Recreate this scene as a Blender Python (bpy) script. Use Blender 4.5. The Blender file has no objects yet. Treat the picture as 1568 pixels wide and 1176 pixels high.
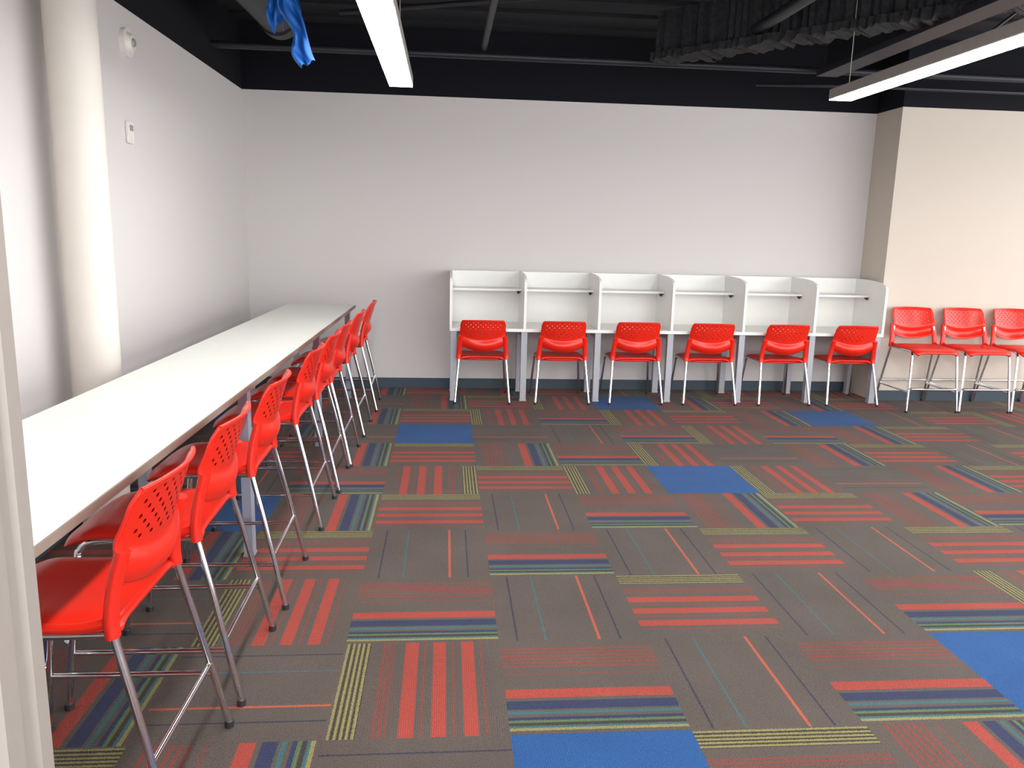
import bpy, bmesh, math, random
from mathutils import Matrix, Vector
random.seed(7)
scene=bpy.context.scene
def lin(c):
    o=[]
    for v in c[:3]:
        v=v/255.0
        o.append(v/12.92 if v<=0.04045 else ((v+0.055)/1.055)**2.4)
    return (o[0],o[1],o[2],1.0)

# ------------------------------------------------------------ materials
def new_mat(name):
    m=bpy.data.materials.new(name); m.use_nodes=True
    nt=m.node_tree; b=nt.nodes['Principled BSDF']
    return m,nt,b
def simple(name,col,rough=.6,metal=0.0,noise=0.0,nscale=30,bump=0.0,spec=None,stretch=None):
    m,nt,b=new_mat(name)
    b.inputs['Roughness'].default_value=rough; b.inputs['Metallic'].default_value=metal
    if spec is not None: b.inputs['Specular IOR Level'].default_value=spec
    c=lin(col)
    tc=nt.nodes.new('ShaderNodeTexCoord'); nz=nt.nodes.new('ShaderNodeTexNoise')
    nz.inputs['Scale'].default_value=nscale; nz.inputs['Detail'].default_value=4
    if stretch:
        mp=nt.nodes.new('ShaderNodeMapping'); mp.inputs['Scale'].default_value=stretch
        nt.links.new(tc.outputs['Object'],mp.inputs[0]); nt.links.new(mp.outputs[0],nz.inputs['Vector'])
    else: nt.links.new(tc.outputs['Object'],nz.inputs['Vector'])
    r=nt.nodes.new('ShaderNodeValToRGB')
    r.color_ramp.elements[0].position=.3; r.color_ramp.elements[1].position=.7
    r.color_ramp.elements[0].color=tuple(max(0,v*(1-noise)) for v in c[:3])+(1,)
    r.color_ramp.elements[1].color=tuple(min(1,v*(1+noise)) for v in c[:3])+(1,)
    nt.links.new(nz.outputs['Fac'],r.inputs['Fac']); nt.links.new(r.outputs['Color'],b.inputs['Base Color'])
    if bump>0:
        bp=nt.nodes.new('ShaderNodeBump'); bp.inputs['Strength'].default_value=bump; bp.inputs['Distance'].default_value=.01
        nt.links.new(nz.outputs['Fac'],bp.inputs['Height']); nt.links.new(bp.outputs[0],b.inputs['Normal'])
    return m
H=2.924
def wall_mat(name,col):
    m,nt,b=new_mat(name); b.inputs['Roughness'].default_value=.85
    b.inputs['Specular IOR Level'].default_value=.25
    g=nt.nodes.new('ShaderNodeNewGeometry'); s=nt.nodes.new('ShaderNodeSeparateXYZ')
    nt.links.new(g.outputs['Position'],s.inputs[0])
    gt=nt.nodes.new('ShaderNodeMath'); gt.operation='GREATER_THAN'; gt.inputs[1].default_value=H
    nt.links.new(s.outputs['Z'],gt.inputs[0])
    mx=nt.nodes.new('ShaderNodeMix'); mx.data_type='RGBA'
    nt.links.new(gt.outputs[0],mx.inputs[0])
    mx.inputs[6].default_value=lin(col); mx.inputs[7].default_value=lin((12,14,22))
    nt.links.new(mx.outputs[2],b.inputs['Base Color'])
    nz=nt.nodes.new('ShaderNodeTexNoise'); nz.inputs['Scale'].default_value=180
    bp=nt.nodes.new('ShaderNodeBump'); bp.inputs['Strength'].default_value=.06; bp.inputs['Distance'].default_value=.003
    nt.links.new(g.outputs['Position'],nz.inputs['Vector']); nt.links.new(nz.outputs['Fac'],bp.inputs['Height']); nt.links.new(bp.outputs[0],b.inputs['Normal'])
    return m
M_WALL=wall_mat('greige_paint',(209,205,202))
M_WALL_WARMLIT=wall_mat('greige_paint_warm_light_tint',(206,196,183))  # right-hand walls: warm cast of the mixed lighting tinted into the greige
M_COL=simple('column_paint',(214,207,197),.6,noise=.02,nscale=6)
M_JAMB=simple('jamb_paint',(146,138,130),.45,noise=.02)
M_BLACK=simple('black_ceiling_paint',(11,13,21),.8,noise=.3,nscale=3)
M_BLACK2=simple('black_duct_paint',(26,27,35),.5,noise=.2,nscale=5)
M_FIRE=simple('black_fireproofing',(26,26,30),.85,noise=.6,nscale=30,bump=1.0)
M_BASE=simple('rubber_baseboard',(56,70,82),.6,noise=.05)
M_RED=simple('red_plastic',(224,38,20),.30,noise=.03,nscale=10)
M_CHROME=simple('chrome',(228,228,231),.10,1.0,noise=.02)
M_WHITE=simple('white_laminate',(237,236,231),.4,noise=.012,nscale=10)
M_TOP=simple('white_woodgrain_laminate',(229,228,219),.42,noise=.02,nscale=8,stretch=(14,1.2,1))
M_EDGE=simple('laminate_edge_band',(140,124,112),.5,noise=.05)
M_LEG=simple('grey_metal_leg',(150,153,168),.45,.1,noise=.03)
M_LEG2=simple('silver_metal_leg',(168,170,176),.45,.1,noise=.03)
M_DARK=simple('dark_fitting',(38,38,40),.5,noise=.1)
M_PLW=simple('white_plastic_fitting',(225,222,214),.4,noise=.02)
M_BLUECLOTH=simple('blue_streamer_fabric',(24,98,180),.6,noise=.12,nscale=15)
M_HOUS=simple('fixture_housing',(160,155,148),.45,.1,noise=.03)
def emit(name,col,st):
    m=bpy.data.materials.new(name); m.use_nodes=True; nt=m.node_tree
    b=nt.nodes['Principled BSDF']; b.inputs['Base Color'].default_value=(.9,.9,.9,1)
    b.inputs['Emission Color'].default_value=col; b.inputs['Emission Strength'].default_value=st
    return m
M_EM1=emit('led_lens_cool',(.975,.98,1.0,1),36)
M_EM2=emit('led_lens_warm',(1.0,.90,.76,1),36)

def perforated():
    m,nt,b=new_mat('red_perforated_plastic')
    b.inputs['Base Color'].default_value=lin((224,38,20)); b.inputs['Roughness'].default_value=.30
    uv=nt.nodes.new('ShaderNodeUVMap')
    outs=[]
    for off in (0.0,.5):
        mul=nt.nodes.new('ShaderNodeVectorMath'); mul.operation='MULTIPLY_ADD'
        mul.inputs[1].default_value=(9,7,0); mul.inputs[2].default_value=(off,off,0)
        nt.links.new(uv.outputs[0],mul.inputs[0])
        fr=nt.nodes.new('ShaderNodeVectorMath'); fr.operation='FRACTION'; nt.links.new(mul.outputs[0],fr.inputs[0])
        sb=nt.nodes.new('ShaderNodeVectorMath'); sb.operation='SUBTRACT'; sb.inputs[1].default_value=(.5,.5,0); nt.links.new(fr.outputs[0],sb.inputs[0])
        sc=nt.nodes.new('ShaderNodeVectorMath'); sc.operation='MULTIPLY'; sc.inputs[1].default_value=(1,.9,0); nt.links.new(sb.outputs[0],sc.inputs[0])
        ln=nt.nodes.new('ShaderNodeVectorMath'); ln.operation='LENGTH'; nt.links.new(sc.outputs[0],ln.inputs[0])
        lt=nt.nodes.new('ShaderNodeMath'); lt.operation='LESS_THAN'; lt.inputs[1].default_value=.125; nt.links.new(ln.outputs['Value'],lt.inputs[0])
        outs.append(lt)
    mx=nt.nodes.new('ShaderNodeMath'); mx.operation='MAXIMUM'
    nt.links.new(outs[0].outputs[0],mx.inputs[0]); nt.links.new(outs[1].outputs[0],mx.inputs[1])
    s=nt.nodes.new('ShaderNodeSeparateXYZ'); nt.links.new(uv.outputs[0],s.inputs[0])
    def cmp(sock,op,val):
        n=nt.nodes.new('ShaderNodeMath'); n.operation=op; n.inputs[1].default_value=val; nt.links.new(sock,n.inputs[0]); return n.outputs[0]
    conds=[cmp(s.outputs['Y'],'GREATER_THAN',.46),cmp(s.outputs['Y'],'LESS_THAN',.94),cmp(s.outputs['X'],'GREATER_THAN',.08),cmp(s.outputs['X'],'LESS_THAN',.92)]
    cur=mx.outputs[0]
    for c in conds:
        n=nt.nodes.new('ShaderNodeMath'); n.operation='MULTIPLY'; nt.links.new(cur,n.inputs[0]); nt.links.new(c,n.inputs[1]); cur=n.outputs[0]
    inv=nt.nodes.new('ShaderNodeMath'); inv.operation='SUBTRACT'; inv.inputs[0].default_value=1; nt.links.new(cur,inv.inputs[1])
    nt.links.new(inv.outputs[0],b.inputs['Alpha'])
    return m
M_PERF=perforated()

# ------------------------------------------------------------ carpet tiles
BR=(100,90,83);DK=(74,66,60);Y=(154,147,94);R=(142,76,65);CO=(176,78,66);NV=(60,66,96);TE=(72,114,116);GR=(100,122,86);SA=(198,98,74);DN=(60,63,78)
def ramp_mat(name,stops):
    m,nt,b=new_mat(name); b.inputs['Roughness'].default_value=.95; b.inputs['Specular IOR Level'].default_value=.08
    b.inputs['Sheen Weight'].default_value=.06
    uv=nt.nodes.new('ShaderNodeUVMap'); s=nt.nodes.new('ShaderNodeSeparateXYZ'); nt.links.new(uv.outputs[0],s.inputs[0])
    g=nt.nodes.new('ShaderNodeNewGeometry')
    nz=nt.nodes.new('ShaderNodeTexNoise'); nz.inputs['Scale'].default_value=260; nz.inputs['Detail'].default_value=2
    nt.links.new(g.outputs['Position'],nz.inputs['Vector'])
    j=nt.nodes.new('ShaderNodeMath'); j.operation='MULTIPLY_ADD'; j.inputs[1].default_value=.026
    nt.links.new(nz.outputs['Fac'],j.inputs[0])
    a=nt.nodes.new('ShaderNodeMath'); a.operation='SUBTRACT'; a.inputs[1].default_value=.013; nt.links.new(s.outputs['X'],a.inputs[0])
    nt.links.new(a.outputs[0],j.inputs[2])
    r=nt.nodes.new('ShaderNodeValToRGB'); cr=r.color_ramp; cr.interpolation='CONSTANT'
    cr.elements[0].position=0; cr.elements[0].color=lin(stops[0][1])
    cr.elements[1].position=stops[1][0]; cr.elements[1].color=lin(stops[1][1])
    for p,c in stops[2:]:
        e=cr.elements.new(p); e.color=lin(c)
    nt.links.new(j.outputs[0],r.inputs['Fac'])
    nz2=nt.nodes.new('ShaderNodeTexNoise'); nz2.inputs['Scale'].default_value=2.0; nz2.inputs['Detail'].default_value=6
    nt.links.new(g.outputs['Position'],nz2.inputs['Vector'])
    wv=nt.nodes.new('ShaderNodeMath'); wv.operation='MULTIPLY'; wv.inputs[1].default_value=2*math.pi*78; nt.links.new(j.outputs[0],wv.inputs[0])
    sn=nt.nodes.new('ShaderNodeMath'); sn.operation='SINE'; nt.links.new(wv.outputs[0],sn.inputs[0])
    sm=nt.nodes.new('ShaderNodeMath'); sm.operation='MULTIPLY'; sm.inputs[1].default_value=.13; nt.links.new(sn.outputs[0],sm.inputs[0])
    ad=nt.nodes.new('ShaderNodeMath'); ad.operation='MULTIPLY_ADD'; ad.inputs[1].default_value=1.0; ad.inputs[2].default_value=0.0
    nt.links.new(nz.outputs['Fac'],ad.inputs[0])
    ad2=nt.nodes.new('ShaderNodeMath'); ad2.operation='MULTIPLY_ADD'; ad2.inputs[1].default_value=.36
    nt.links.new(nz2.outputs['Fac'],ad2.inputs[0]); nt.links.new(ad.outputs[0],ad2.inputs[2])
    ad3=nt.nodes.new('ShaderNodeMath'); ad3.operation='ADD'; nt.links.new(ad2.outputs[0],ad3.inputs[0]); nt.links.new(sm.outputs[0],ad3.inputs[1])
    mx=nt.nodes.new('ShaderNodeVectorMath'); mx.operation='SCALE'
    nt.links.new(r.outputs['Color'],mx.inputs[0]); nt.links.new(ad3.outputs[0],mx.inputs['Scale'])
    nt.links.new(mx.outputs[0],b.inputs['Base Color'])
    bp=nt.nodes.new('ShaderNodeBump'); bp.inputs['Strength'].default_value=.5; bp.inputs['Distance'].default_value=.005
    nt.links.new(nz.outputs['Fac'],bp.inputs['Height']); nt.links.new(bp.outputs[0],b.inputs['Normal'])
    return m
st=[(0,BR)]
for k in range(5): st+= [(.015+.032*k,Y),(.031+.032*k,DK)]
st+=[(.165,BR)]
for k in range(3): st+=[(.25+.03*k,R),(.264+.03*k,BR)]
st+=[(.39,CO),(.475,BR),(.51,R),(.522,BR),(.57,CO),(.65,BR),(.69,R),(.702,BR),(.75,CO),(.83,BR),(.87,R),(.882,BR)]
C_R=ramp_mat('carpet_red_yellow_stripe',st[:32])
st=[(0,BR)]
for k in range(6): st+=[(.10+.042*k,R),(.12+.042*k,BR)]
st+=[(.40,R),(.412,BR),(.57,CO),(.66,BR),(.69,NV),(.77,BR),(.79,TE),(.82,BR),(.845,NV),(.875,GR),(.895,DK),(.925,TE),(.945,Y),(.968,BR)]
C_M=ramp_mat('carpet_red_teal_stripe',st[:32])
C_B=ramp_mat('carpet_brown_pinstripe',[(0,BR),(.12,DN),(.132,BR),(.31,TE),(.322,BR),(.67,SA),(.688,BR),(.82,DN),(.832,BR)])
C_U=ramp_mat('carpet_blue',[(0,(48,94,152)),(.5,(48,94,152))])
rows={-1:(-3,'RMBURMRM'),0:(-3,'MBRMBMUR'),1:(-3,'BRMBRBMRB'),2:(-3,'MRBMBRBRB'),3:(-3,'UMRBMMRMMB'),4:(-3,'BMFRRURBMRM'),
5:(-3,'RMRMMRBMRBR'),6:(-3,'MBUBBMRMMRB'),7:(-3,'BMRRMRRMUBR'),8:(-3,'RBMRRUMRMRB')}
x0,y0,T=.2255,2.3327,.61
mats=[C_R,C_M,C_B,C_U]; key={'R':0,'M':1,'B':2,'U':3,'F':0}
bm=bmesh.new(); uvl=bm.loops.layers.uv.new('UVMap')
for j in range(-7,10):
    for i in range(-4,14):
        if j in rows and 0<=i-rows[j][0]<len(rows[j][1]): t=rows[j][1][i-rows[j][0]]
        else: t=random.choice('RRMMMBBRMBU')
        xa,ya=x0+i*T,y0+j*T
        xb,yb=xa+T,min(ya+T,8.30)
        if yb<=ya: continue
        vs=[bm.verts.new((x,y,0)) for x,y in ((xa,ya),(xb,ya),(xb,yb),(xa,yb))]
        f=bm.faces.new(vs); f.material_index=key[t]
        hz=((i+j)%2==0)
        for l in f.loops:
            fx=(l.vert.co.x-xa)/T; fy=(l.vert.co.y-ya)/T
            u,v=(1-fy,fx) if hz else (fx,fy)
            if t=='F': u=1-u
            l[uvl].uv=(u,v)
me=bpy.data.meshes.new('floor'); bm.to_mesh(me); bm.free()
for m in mats: me.materials.append(m)
fl=bpy.data.objects.new('floor',me); scene.collection.objects.link(fl)

# ------------------------------------------------------------ mesh builder
class MB:
    def __init__(s): s.v=[];s.f=[];s.m=[];s.sm=[];s.uv=[];s.mats=[]
    def mi(s,m):
        if m not in s.mats: s.mats.append(m)
        return s.mats.index(m)
    def add(s,vs,fs,m,smooth=False,uvs=None):
        o=len(s.v); k=s.mi(m); s.v+= [tuple(v) for v in vs]
        for n,f in enumerate(fs):
            s.f.append([a+o for a in f]); s.m.append(k); s.sm.append(smooth)
            s.uv.append(uvs[n] if uvs else [(0,0)]*len(f))
    def addbm(s,bm,m,smooth=False):
        bm.verts.index_update()
        s.add([v.co[:] for v in bm.verts],[[v.index for v in f.verts] for f in bm.faces],m,smooth)
    def box(s,a,b,m,bev=.003,rot=None,seg=2):
        bm=bmesh.new(); bmesh.ops.create_cube(bm,size=1)
        c=[(a[k]+b[k])/2 for k in range(3)]; d=[abs(b[k]-a[k]) for k in range(3)]
        for v in bm.verts: v.co=Vector((v.co[k]*d[k] for k in range(3)))
        if bev>0: bmesh.ops.bevel(bm,geom=bm.edges[:],offset=min(bev,min(d)*.45),segments=seg,affect='EDGES')
        for v in bm.verts:
            if rot: v.co=rot@v.co
            v.co+=Vector(c)
        s.addbm(bm,m); bm.free()
    def cyl(s,p,q,r,m,n=20,r2=None):
        s.tube([p,q],r,m,n,r2=r2,sub=1)
    def tube(s,pts,r,m,n=10,r2=None,sub=6,flat=1.0):
        P=[Vector(p) for p in pts]
        if len(P)>2 and sub>1:
            Q=[]
            E=[P[0]*2-P[1]]+P+[P[-1]*2-P[-2]]
            for i in range(1,len(E)-2):
                for k in range(sub):
                    t=k/sub; a,b,c,d=E[i-1],E[i],E[i+1],E[i+2]
                    Q.append(.5*((2*b)+(c-a)*t+(2*a-5*b+4*c-d)*t*t+(3*b-a-3*c+d)*t**3))
            Q.append(P[-1]); P=Q
        N=len(P); tg=[(P[min(i+1,N-1)]-P[max(i-1,0)]).normalized() for i in range(N)]
        up=Vector((0,0,1)) if abs(tg[0].z)<.9 else Vector((1,0,0))
        x=tg[0].cross(up).normalized(); vs=[]
        for i in range(N):
            x=(x-tg[i]*x.dot(tg[i])).normalized(); y=tg[i].cross(x)
            rr=r if r2 is None else r+(r2-r)*i/(N-1)
            for k in range(n):
                a=2*math.pi*k/n; vs.append(P[i]+x*math.cos(a)*rr+y*math.sin(a)*rr*flat)
        fs=[[i*n+k,i*n+(k+1)%n,(i+1)*n+(k+1)%n,(i+1)*n+k] for i in range(N-1) for k in range(n)]
        s.add(vs,fs,m,True)
        s.add([vs[k] for k in range(n)],[list(range(n))[::-1]],m); s.add([vs[(N-1)*n+k] for k in range(n)],[list(range(n))],m)
    def sheet(s,fn,nu,nv,th,m,uvmap=True):
        g=[[Vector(fn(i/nu,j/nv)) for i in range(nu+1)] for j in range(nv+1)]
        nr=[[None]*(nu+1) for _ in range(nv+1)]
        for j in range(nv+1):
            for i in range(nu+1):
                du=g[j][min(i+1,nu)]-g[j][max(i-1,0)]; dv=g[min(j+1,nv)][i]-g[max(j-1,0)][i]
                nn=du.cross(dv); nr[j][i]=nn.normalized() if nn.length>1e-9 else Vector((0,0,1))
        vs=[];W=nu+1
        for j in range(nv+1):
            for i in range(W): vs.append(g[j][i]+nr[j][i]*th/2)
        o=len(vs)
        for j in range(nv+1):
            for i in range(W): vs.append(g[j][i]-nr[j][i]*th/2)
        fs=[];uvs=[]
        for j in range(nv):
            for i in range(nu):
                q=[(i,j),(i+1,j),(i+1,j+1),(i,j+1)]
                fs.append([b*W+a for a,b in q]); uvs.append([(a/nu,b/nv) for a,b in q])
                fs.append([o+b*W+a for a,b in q][::-1]); uvs.append([(a/nu,b/nv) for a,b in q][::-1])
        bd=[(i,0) for i in range(nu)]+[(nu,j) for j in range(nv)]+[(i,nv) for i in range(nu,0,-1)]+[(0,j) for j in range(nv,0,-1)]
        for k in range(len(bd)):
            a=bd[k];b=bd[(k+1)%len(bd)]
            ia=a[1]*W+a[0]; ib=b[1]*W+b[0]
            fs.append([ia,o+ia,o+ib,ib]); uvs.append([(0,0)]*4)
        s.add(vs,fs,m,True,uvs)
    def prism(s,poly,ax,a,b,m):
        n=len(poly)
        def mk(p,t):
            return {0:(t,p[0],p[1]),1:(p[0],t,p[1]),2:(p[0],p[1],t)}[ax]
        vs=[mk(p,a) for p in poly]+[mk(p,b) for p in poly]
        fs=[list(range(n)),list(range(n,2*n))[::-1]]+[[i,i+n,(i+1)%n+n,(i+1)%n] for i in range(n)]
        s.add(vs,fs,m)
    def mesh(s,name):
        me=bpy.data.meshes.new(name); me.from_pydata(s.v,[],s.f)
        for m in s.mats: me.materials.append(m)
        ul=me.uv_layers.new(name='UVMap')
        for p,k,sm,uv in zip(me.polygons,s.m,s.sm,s.uv):
            p.material_index=k; p.use_smooth=sm
            for li,c in zip(p.loop_indices,uv): ul.data[li].uv=c
        bm=bmesh.new(); bm.from_mesh(me); bmesh.ops.recalc_face_normals(bm,faces=bm.faces[:]); bm.to_mesh(me); bm.free()
        return me
    def obj(s,name,loc=(0,0,0),rz=0):
        me=s.mesh(name); return place(me,name,loc,rz)
def place(me,name,loc=(0,0,0),rz=0):
    o=bpy.data.objects.new(name,me); o.location=loc; o.rotation_euler=(0,0,rz); scene.collection.objects.link(o); return o
def boxobj(name,a,b,m,bev=0):
    k=MB(); k.box(a,b,m,bev); return k.obj(name)

# ------------------------------------------------------------ room shell
XL,D,XR,D2,CE=-1.98,8.222,4.43,7.747,3.55
boxobj('wall_left',(XL-.15,-2,0),(XL,D+.15,CE),M_WALL)
boxobj('wall_back',(XL,D,0),(XR,D+.15,CE),M_WALL)
boxobj('wall_right_return',(XR,D2,0),(XR+.15,D+.15,CE),M_WALL_WARMLIT)
boxobj('wall_back_right',(XR+.15,D2,0),(8.7,D2+.15,CE),M_WALL_WARMLIT)
boxobj('baseboard_back',(XL+.012,D-.012,0),(XR-.012,D,.105),M_BASE,.002)
boxobj('baseboard_left',(XL,1.05,0),(XL+.012,D-.012,.105),M_BASE,.002)
boxobj('baseboard_right',(XR,D2-.012,0),(8.7,D2,.105),M_BASE,.002)
k=MB(); k.box((XL-.15,-2,CE),(8.7,D+.15,CE+.15),M_BLACK,0)
for n in range(22):
    yy=-1.6+n*.45; k.box((XL,yy,CE-.03),(8.6,yy+.18,CE),M_BLACK,0)
k.obj('ceiling')
boxobj('wall_front',(XL,.86,0),(-.60,.99,CE),M_WALL)
k=MB()
prof=[(-.60,1.0),(-.522,1.0),(-.522,.972),(-.53,.968),(-.53,.94),(-.522,.936),(-.522,.90),(-.54,.893),(-.54,.86),(-.56,.85),(-.60,.85)]
k.prism(prof,2,0,2.25,M_JAMB)
k.box((-.556,.842,0),(-.543,.86,2.2),M_DARK,.001)
k.obj('door_frame')

k=MB(); k.tube([(0,0,0),(0,0,CE)],.118,M_COL,48,sub=1); k.obj('round_column',(-1.80,4.2,0))

# ------------------------------------------------------------ seats
def build_seat(zs,stool):
    k=MB()
    RF=.335 if stool else .31
    def seat(u,v):
        s=2*u-1; y=-.215+.445*v
        w=.228
        e=abs(2*v-1)
        if e>.75: w*=1-.14*((e-.75)/.25)**2
        z=zs-.014*(1-s*s)*math.sin(v*math.pi)
        z-=.022*abs(s)**8
        if v>.75: z-=.045*((v-.75)/.25)**2
        if v<.12: z-=.012*((.12-v)/.12)
        return (s*w,y,z)
    k.sheet(seat,22,20,.014,M_RED)
    def sk(u,v):
        s=2*u-1; return (s*.20,-.185+.37*v,zs-.030-.006*(1-s*s))
    k.sheet(sk,6,6,.022,M_RED)
    def back(u,v):
        s=2*u-1
        w=.220-.012*v
        if v>.9: w*=1-.055*(1-math.sqrt(max(0,1-((v-.9)/.1)**2)))
        if v<.2: w*=1-.06*(1-v/.2)**2
        z0=zs+.050; hgt=.302
        z=z0+hgt*v+(1-v)**2*.05*s*s-.006*v*v*s*s
        y=-.235+.038*s*s
        vc=.46-.12*(1-s*s)
        if v<vc: y-=.026*math.sin(math.pi*min(1,v/vc))*(1-.5*s*s)+.02*v/vc
        else: y-=.02+.062*(v-vc)/(1-vc)
        if v>.92: y-=.008*((v-.92)/.08)
        return (s*w,y,z)
    k.sheet(back,26,28,.009,M_PERF)
    k.tube([back(i/12,1.0) for i in range(13)],.0065,M_RED,8,sub=2)
    for e in (0,1): k.tube([back(e,i/8) for i in range(9)],.006,M_RED,8,sub=2)
    k.tube([back(i/12,0.0) for i in range(13)],.006,M_RED,8,sub=2)
    r=.0115
    for sx in (-1,1):
        foot=.262
        k.tube([(sx*.209,-.222,zs+.17),(sx*.219,-.208,zs+.09),(sx*.226,-.203,zs-.01),(sx*.240,-.205-.4*(RF-.205),zs*.6),(sx*foot,-RF,.012)],r,M_CHROME,12,sub=5)
        k.tube([(sx*.212,-.238,zs+.19),(sx*.219,-.216,zs+.11),(sx*.227,-.203,zs+.02),(sx*.229,-.205,zs-.035)],.0185,M_RED,12,sub=5,flat=1.3)
        k.tube([(sx*.226,-.205,zs+.005),(sx*.224,-.12,zs-.014),(sx*.218,-.02,zs-.018)],.014,M_RED,10,sub=4)
        k.tube([(sx*.225,-.205,zs-.03),(sx*.222,.0,zs-.035),(sx*.222,.13,zs-.036),(sx*.226,.172,zs-.065),(sx*.23,.185,zs-.13),(sx*.255,.235,.012)],r,M_CHROME,12,sub=5)
        k.cyl((sx*.262,-RF,0),(sx*.262,-RF,.022),.015,M_DARK,12)
        k.cyl((sx*.255,.235,0),(sx*.255,.235,.022),.015,M_DARK,12)
        if stool:
            def rl(z): t=1-z/(zs*.6); return (sx*(.240+(foot-.240)*t),-(.205+.4*(RF-.205))-(.6*(RF-.205))*t,z)
            def ff(z): t=z/(zs-.13); return (sx*(.255-.025*t),.235-.05*t,z)
            k.tube([rl(.20),ff(.20)],.009,M_CHROME,10,sub=1)
    k.tube([(-.222,.0,zs-.035),(0,.0,zs-.042),(.222,0,zs-.035)],.01,M_CHROME,8,sub=4)
    k.tube([(-.222,-.15,zs-.035),(.222,-.15,zs-.035)],.01,M_CHROME,8,sub=1)
    if stool:
        k.tube([(-.246,.216,.235),(-.20,.245,.235),(0,.25,.235),(.20,.245,.235),(.246,.216,.235)],.011,M_CHROME,10,sub=5)
        a=rl(.235)
        k.tube([(-a[0],a[1],a[2]),a],.009,M_CHROME,10,sub=1)
    return k.mesh('counter_stool' if stool else 'stacking_chair')
me_stool=build_seat(.625,True)
me_chair=build_seat(.455,False)
cy=7.735
for i,x in enumerate((.36,1.13,1.86,2.60,3.35,4.06)):
    place(me_chair,'stacking_chair',(x,cy+random.uniform(-.01,.01),0),random.uniform(-.02,.02))
ys=[2.165,2.80,3.51,4.43,5.06,5.62,6.43,7.32]
for n,y in enumerate(ys):
    x=-1.04+.085*(y-2.1)/5.2
    place(me_stool,'counter_stool',(x,y,0),math.pi/2+random.uniform(-.02,.02))
for x in (4.72,5.26,5.80):
    place(me_stool,'counter_stool',(x,7.385,0),math.pi)

# ------------------------------------------------------------ long counter table
k=MB()
L0,L1=-3.2,3.3
W2=.32; zt=.907
k.box((-W2,L0,zt-.03),(W2,L1,zt),M_TOP,.003)
k.box((-W2-.002,L0-.002,zt-.029),(W2+.002,L1+.002,zt-.002),M_EDGE,.001)
for ly in (-3.0,-.58,1.50,3.24):
    for lx in (-.24,.25):
        k.prism([(lx-.022,ly-.033),(lx+.022,ly-.033),(lx+.022,ly+.033),(lx-.022,ly+.033)],2,.0,zt-.03,M_LEG)
        k.box((lx-.028,ly-.036,0),(lx+.028,ly+.036,.012),M_LEG,.003)
    k.box((-.26,ly-.02,zt-.09),(.27,ly+.02,zt-.03),M_LEG,.003)
k.box((-.19,L0+.3,zt-.10),(-.15,L1-.12,zt-.03),M_DARK,.003)
k.box((.12,L0+.3,zt-.075),(.16,L1-.12,zt-.03),M_DARK,.003)
k.obj('counter_height_table',(-1.215,4.43,0),-.009)

# ------------------------------------------------------------ carrels
k=MB()
X0,X1=.04,4.385; pit=(X1-X0)/6; yf,yb=7.56,8.18; zd=.715
k.box((X0,yf,zd-.03),(X1,yb,zd),M_WHITE,.003)
k.box((X0,yb-.02,zd),(X1,yb,1.235),M_WHITE,.002)
for n in range(7):
    x=X0+pit*n; x=min(max(x,X0+.012),X1-.012)
    poly=[(yb-.02,zd-.0),(yb-.02,1.235),(yb-.22,1.235)]
    for t in range(0,9):
        a=t/8*math.pi/2
        poly.append((yb-.22-(yb-.22-yf-.012)*math.sin(a), 1.175+.06*math.cos(a)))
    poly+=[(yf+.003,1.165),(yf,1.15),(yf,zd)]
    k.prism(poly,0,x-.012,x+.012,M_WHITE)
    lx=min(max(x,X0+.04),X1-.04)
    for ly in (yf+.05,yb-.10):
        k.prism([(lx-.029,ly-.03),(lx+.029,ly-.03),(lx+.029,ly+.03),(lx-.029,ly+.03)],2,.0,zd-.03,M_LEG2)
        k.box((lx-.034,ly-.035,0),(lx+.034,ly+.035,.015),M_LEG2,.003)
    k.box((lx-.02,yf+.04,zd-.09),(lx+.02,yb-.05,zd-.03),M_LEG2,.003)
for n in range(6):
    xa=X0+pit*n+.012; xb=X0+pit*(n+1)-.012
    k.box((xa,7.88,1.055),(xb,yb-.02,1.075),M_WHITE,.002)
    for xx in (xa+.02,xb-.03):
        k.box((xx-.012,7.90,1.035),(xx+.012,7.93,1.055),M_PLW,.002)
    k.cyl((xb-.03,7.895,1.045),(xb-.03,7.87,1.04),.012,M_DARK,12)
    k.box((xb-.045,7.875,1.043),(xb-.006,7.90,1.056),M_DARK,.002)
k.box((X0+.05,yb-.12,zd-.10),(X1-.05,yb-.09,zd-.03),M_LEG2,.003)
k.obj('study_carrel_row')

# ------------------------------------------------------------ pendants
def pendant(x,yend,em,near=-1.2):
    k=MB(); z=2.63
    k.box((x-.085,near,z+.004),(x+.085,yend,z+.075),M_HOUS,.004)
    k.box((x-.080,near+.01,z),(x+.080,yend-.004,z+.004),em,0)
    yy=yend-.12
    while yy>near:
        k.cyl((x,yy,z+.075),(x,yy,CE-.02),.003,M_HOUS,8); k.cyl((x,yy,z+.075),(x,yy,z+.095),.012,M_HOUS,10)
        yy-=2.4
    k.obj('pendant_light')
pendant(-.33,6.0,M_EM1)
pendant(2.855,5.85,M_EM1)
pendant(6.05,5.85,M_EM2)

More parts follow.
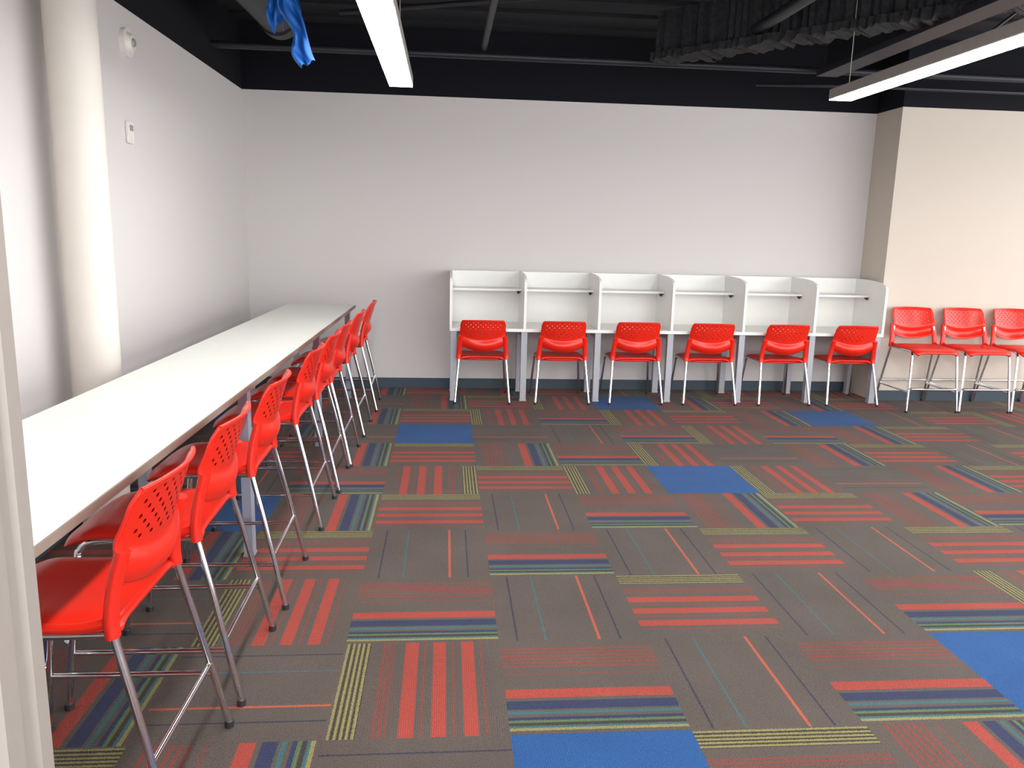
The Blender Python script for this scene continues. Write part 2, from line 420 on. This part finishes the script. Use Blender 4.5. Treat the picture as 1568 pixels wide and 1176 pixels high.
# ------------------------------------------------------------ overhead structure
def pipe(name,pts,r,m=M_BLACK2,sub=1,n=14):
    k=MB(); k.tube(pts,r,m,n,sub=sub); return k.obj(name)
pipe('ceiling_pipe',[(XL,7.25,3.12),(8.5,7.25,3.12)],.03)
pipe('ceiling_pipe',[(-1.1,5.6,3.34),(8.5,5.6,3.34)],.03)
pipe('ceiling_pipe',[(.31,7.22,3.18),(.33,-1.5,3.18)],.028)
pipe('ceiling_pipe',[(2.35,7.5,3.2),(2.42,-1.5,3.2)],.045)
pipe('ceiling_conduit',[(3.0,7.9,3.10),(3.5,7.5,3.04),(4.6,7.35,3.02),(8.5,7.35,3.02)],.016,sub=6)
pipe('ceiling_conduit',[(-.9,7.18,3.40),(1.6,6.2,3.42),(3.2,6.1,3.42)],.02,sub=6)
k=MB()
k.box((3.25,1.5,3.05),(3.45,7.15,3.10),M_BLACK2,.004); k.box((3.34,1.5,3.10),(3.36,7.15,3.4),M_BLACK2,0); k.box((3.25,1.5,3.4),(3.45,7.15,3.44),M_BLACK2,.004)
k.obj('steel_beam')
# open-web bar joist running across the room
k=MB()
for zz in (3.20,3.47):
    k.box((4.2,6.40,zz),(8.5,6.46,zz+.03),M_BLACK2,.002)
xx=4.25; up=True
while xx<8.3:
    a,b_=(3.23,3.47) if up else (3.47,3.23)
    k.cyl((xx,6.43,a),(xx+.3,6.43,b_),.012,M_BLACK2,8); xx+=.3; up=not up
k.obj('bar_joist')
k=MB(); k.tube([(-1.45,2.0,3.30),(-1.42,4.6,3.29),(-1.34,6.9,3.27)],.15,M_BLACK2,28,sub=6)
k.tube([(-1.345,6.78,3.27),(-1.34,6.92,3.27)],.165,M_BLACK2,28,sub=1); k.obj('round_duct')
k=MB()
A=Vector((1.80,7.02,0));B=Vector((4.6,3.8,0)); dr=(B-A).normalized(); nrm=Vector((-dr.y,dr.x,0)); Ln=(B-A).length
random.seed(3)
def flange(z,hw,th):
    n=150; vs=[];fs=[]
    for i in range(n+1):
        c=A+dr*Ln*i/n; ja=random.uniform(-.03,.03); jb=random.uniform(-.03,.03); jz=random.uniform(-.02,.02)
        for s_,zz in ((-hw+ja,z+jz),(hw+jb,z+random.uniform(-.02,.02)),(hw+jb*.5,z+th),(-hw+ja*.5,z+th)):
            p=c+nrm*s_; vs.append((p.x,p.y,zz))
    for i in range(n):
        for q in range(4): fs.append([i*4+q,i*4+(q+1)%4,i*4+4+(q+1)%4,i*4+4+q])
    fs+= [[0,1,2,3],[n*4+3,n*4+2,n*4+1,n*4]]
    k.add(vs,fs,M_FIRE)
flange(3.08,.13,.06); flange(3.12,.05,.36)
k.obj('fireproofed_beam')

# blue cloth draped over a hanger rod: a long tail and a short crumpled lobe
k=MB()
def stre(u,v):
    z=3.15-.685*v
    cx=-.90+.17*v**1.3+.012*math.sin(v*19)
    w=.050-.012*v+.006*math.sin(v*23)
    s=2*u-1
    fold=.020*math.sin(s*5+v*9)+.012*math.sin(s*9-v*21)
    return (cx+s*w,4.48+fold-.03*v,z+s*.018+.008*math.sin(u*9+v*12))
k.sheet(stre,16,70,.002,M_BLUECLOTH)
def stre2(u,v):
    s=2*u-1; z=3.15-.49*v+.03*math.sin(s*4)*v
    return (-.895-.01*math.sin(v*9)+s*(.052-.012*v),4.53+.022*math.sin(s*6+v*11)+.01*math.sin(v*40),z+.008*math.sin(v*31))
k.sheet(stre2,16,60,.002,M_BLUECLOTH)
def stre3(u,v):
    s=2*u-1; z=3.15-.42*v-.05*v*s
    return (-.80+.01*math.sin(v*15)+s*(.030),4.50+.02*math.sin(s*6+v*13),z)
k.sheet(stre3,12,50,.002,M_BLUECLOTH)
k.tube([(-.88,4.42,3.15),(-.85,4.58,3.15)],.02,M_BLACK2,10,sub=1)
k.tube([(-.865,4.5,3.15),(-.865,4.5,3.53)],.012,M_BLACK2,8,sub=1)
k.obj('blue_cloth')

# smoke detector + thermostat on left wall
k=MB()
k.cyl((XL,5.34,2.714),(XL+.028,5.34,2.714),.085,M_PLW,32); k.cyl((XL+.028,5.34,2.714),(XL+.055,5.34,2.714),.062,M_PLW,32,r2=.045)
k.cyl((XL+.055,5.34,2.714),(XL+.066,5.34,2.714),.028,M_HOUS,24,r2=.02)
k.obj('smoke_detector')
k=MB(); k.box((XL,5.265,2.115),(XL+.022,5.355,2.245),M_PLW,.006); k.box((XL+.022,5.285,2.19),(XL+.026,5.335,2.225),M_HOUS,.001); k.box((XL+.02,5.295,2.135),(XL+.03,5.325,2.16),M_PLW,.002)
k.obj('wall_thermostat')

# ------------------------------------------------------------ light
w=bpy.data.worlds.new('world'); scene.world=w; w.use_nodes=True
bg=w.node_tree.nodes['Background']; bg.inputs[0].default_value=(.965,.975,1.0,1); bg.inputs[1].default_value=4.7

# ------------------------------------------------------------ camera
phi,psi,rho,h=.1892,.0862,.0248,1.6268
F=Vector((math.sin(psi)*math.cos(phi),math.cos(psi)*math.cos(phi),-math.sin(phi)))
r0=Vector((math.cos(psi),-math.sin(psi),0)); u0=r0.cross(F)
Rr=math.cos(rho)*r0+math.sin(rho)*u0; U=-math.sin(rho)*r0+math.cos(rho)*u0
cam=bpy.data.cameras.new('camera'); cam.sensor_width=36; cam.lens=1210.86/1568*36; cam.clip_start=.05
co=bpy.data.objects.new('camera',cam); scene.collection.objects.link(co)
co.matrix_world=Matrix(((Rr[0],U[0],-F[0],0),(Rr[1],U[1],-F[1],0),(Rr[2],U[2],-F[2],h),(0,0,0,1)))
scene.camera=co
scene.view_settings.view_transform='Standard'
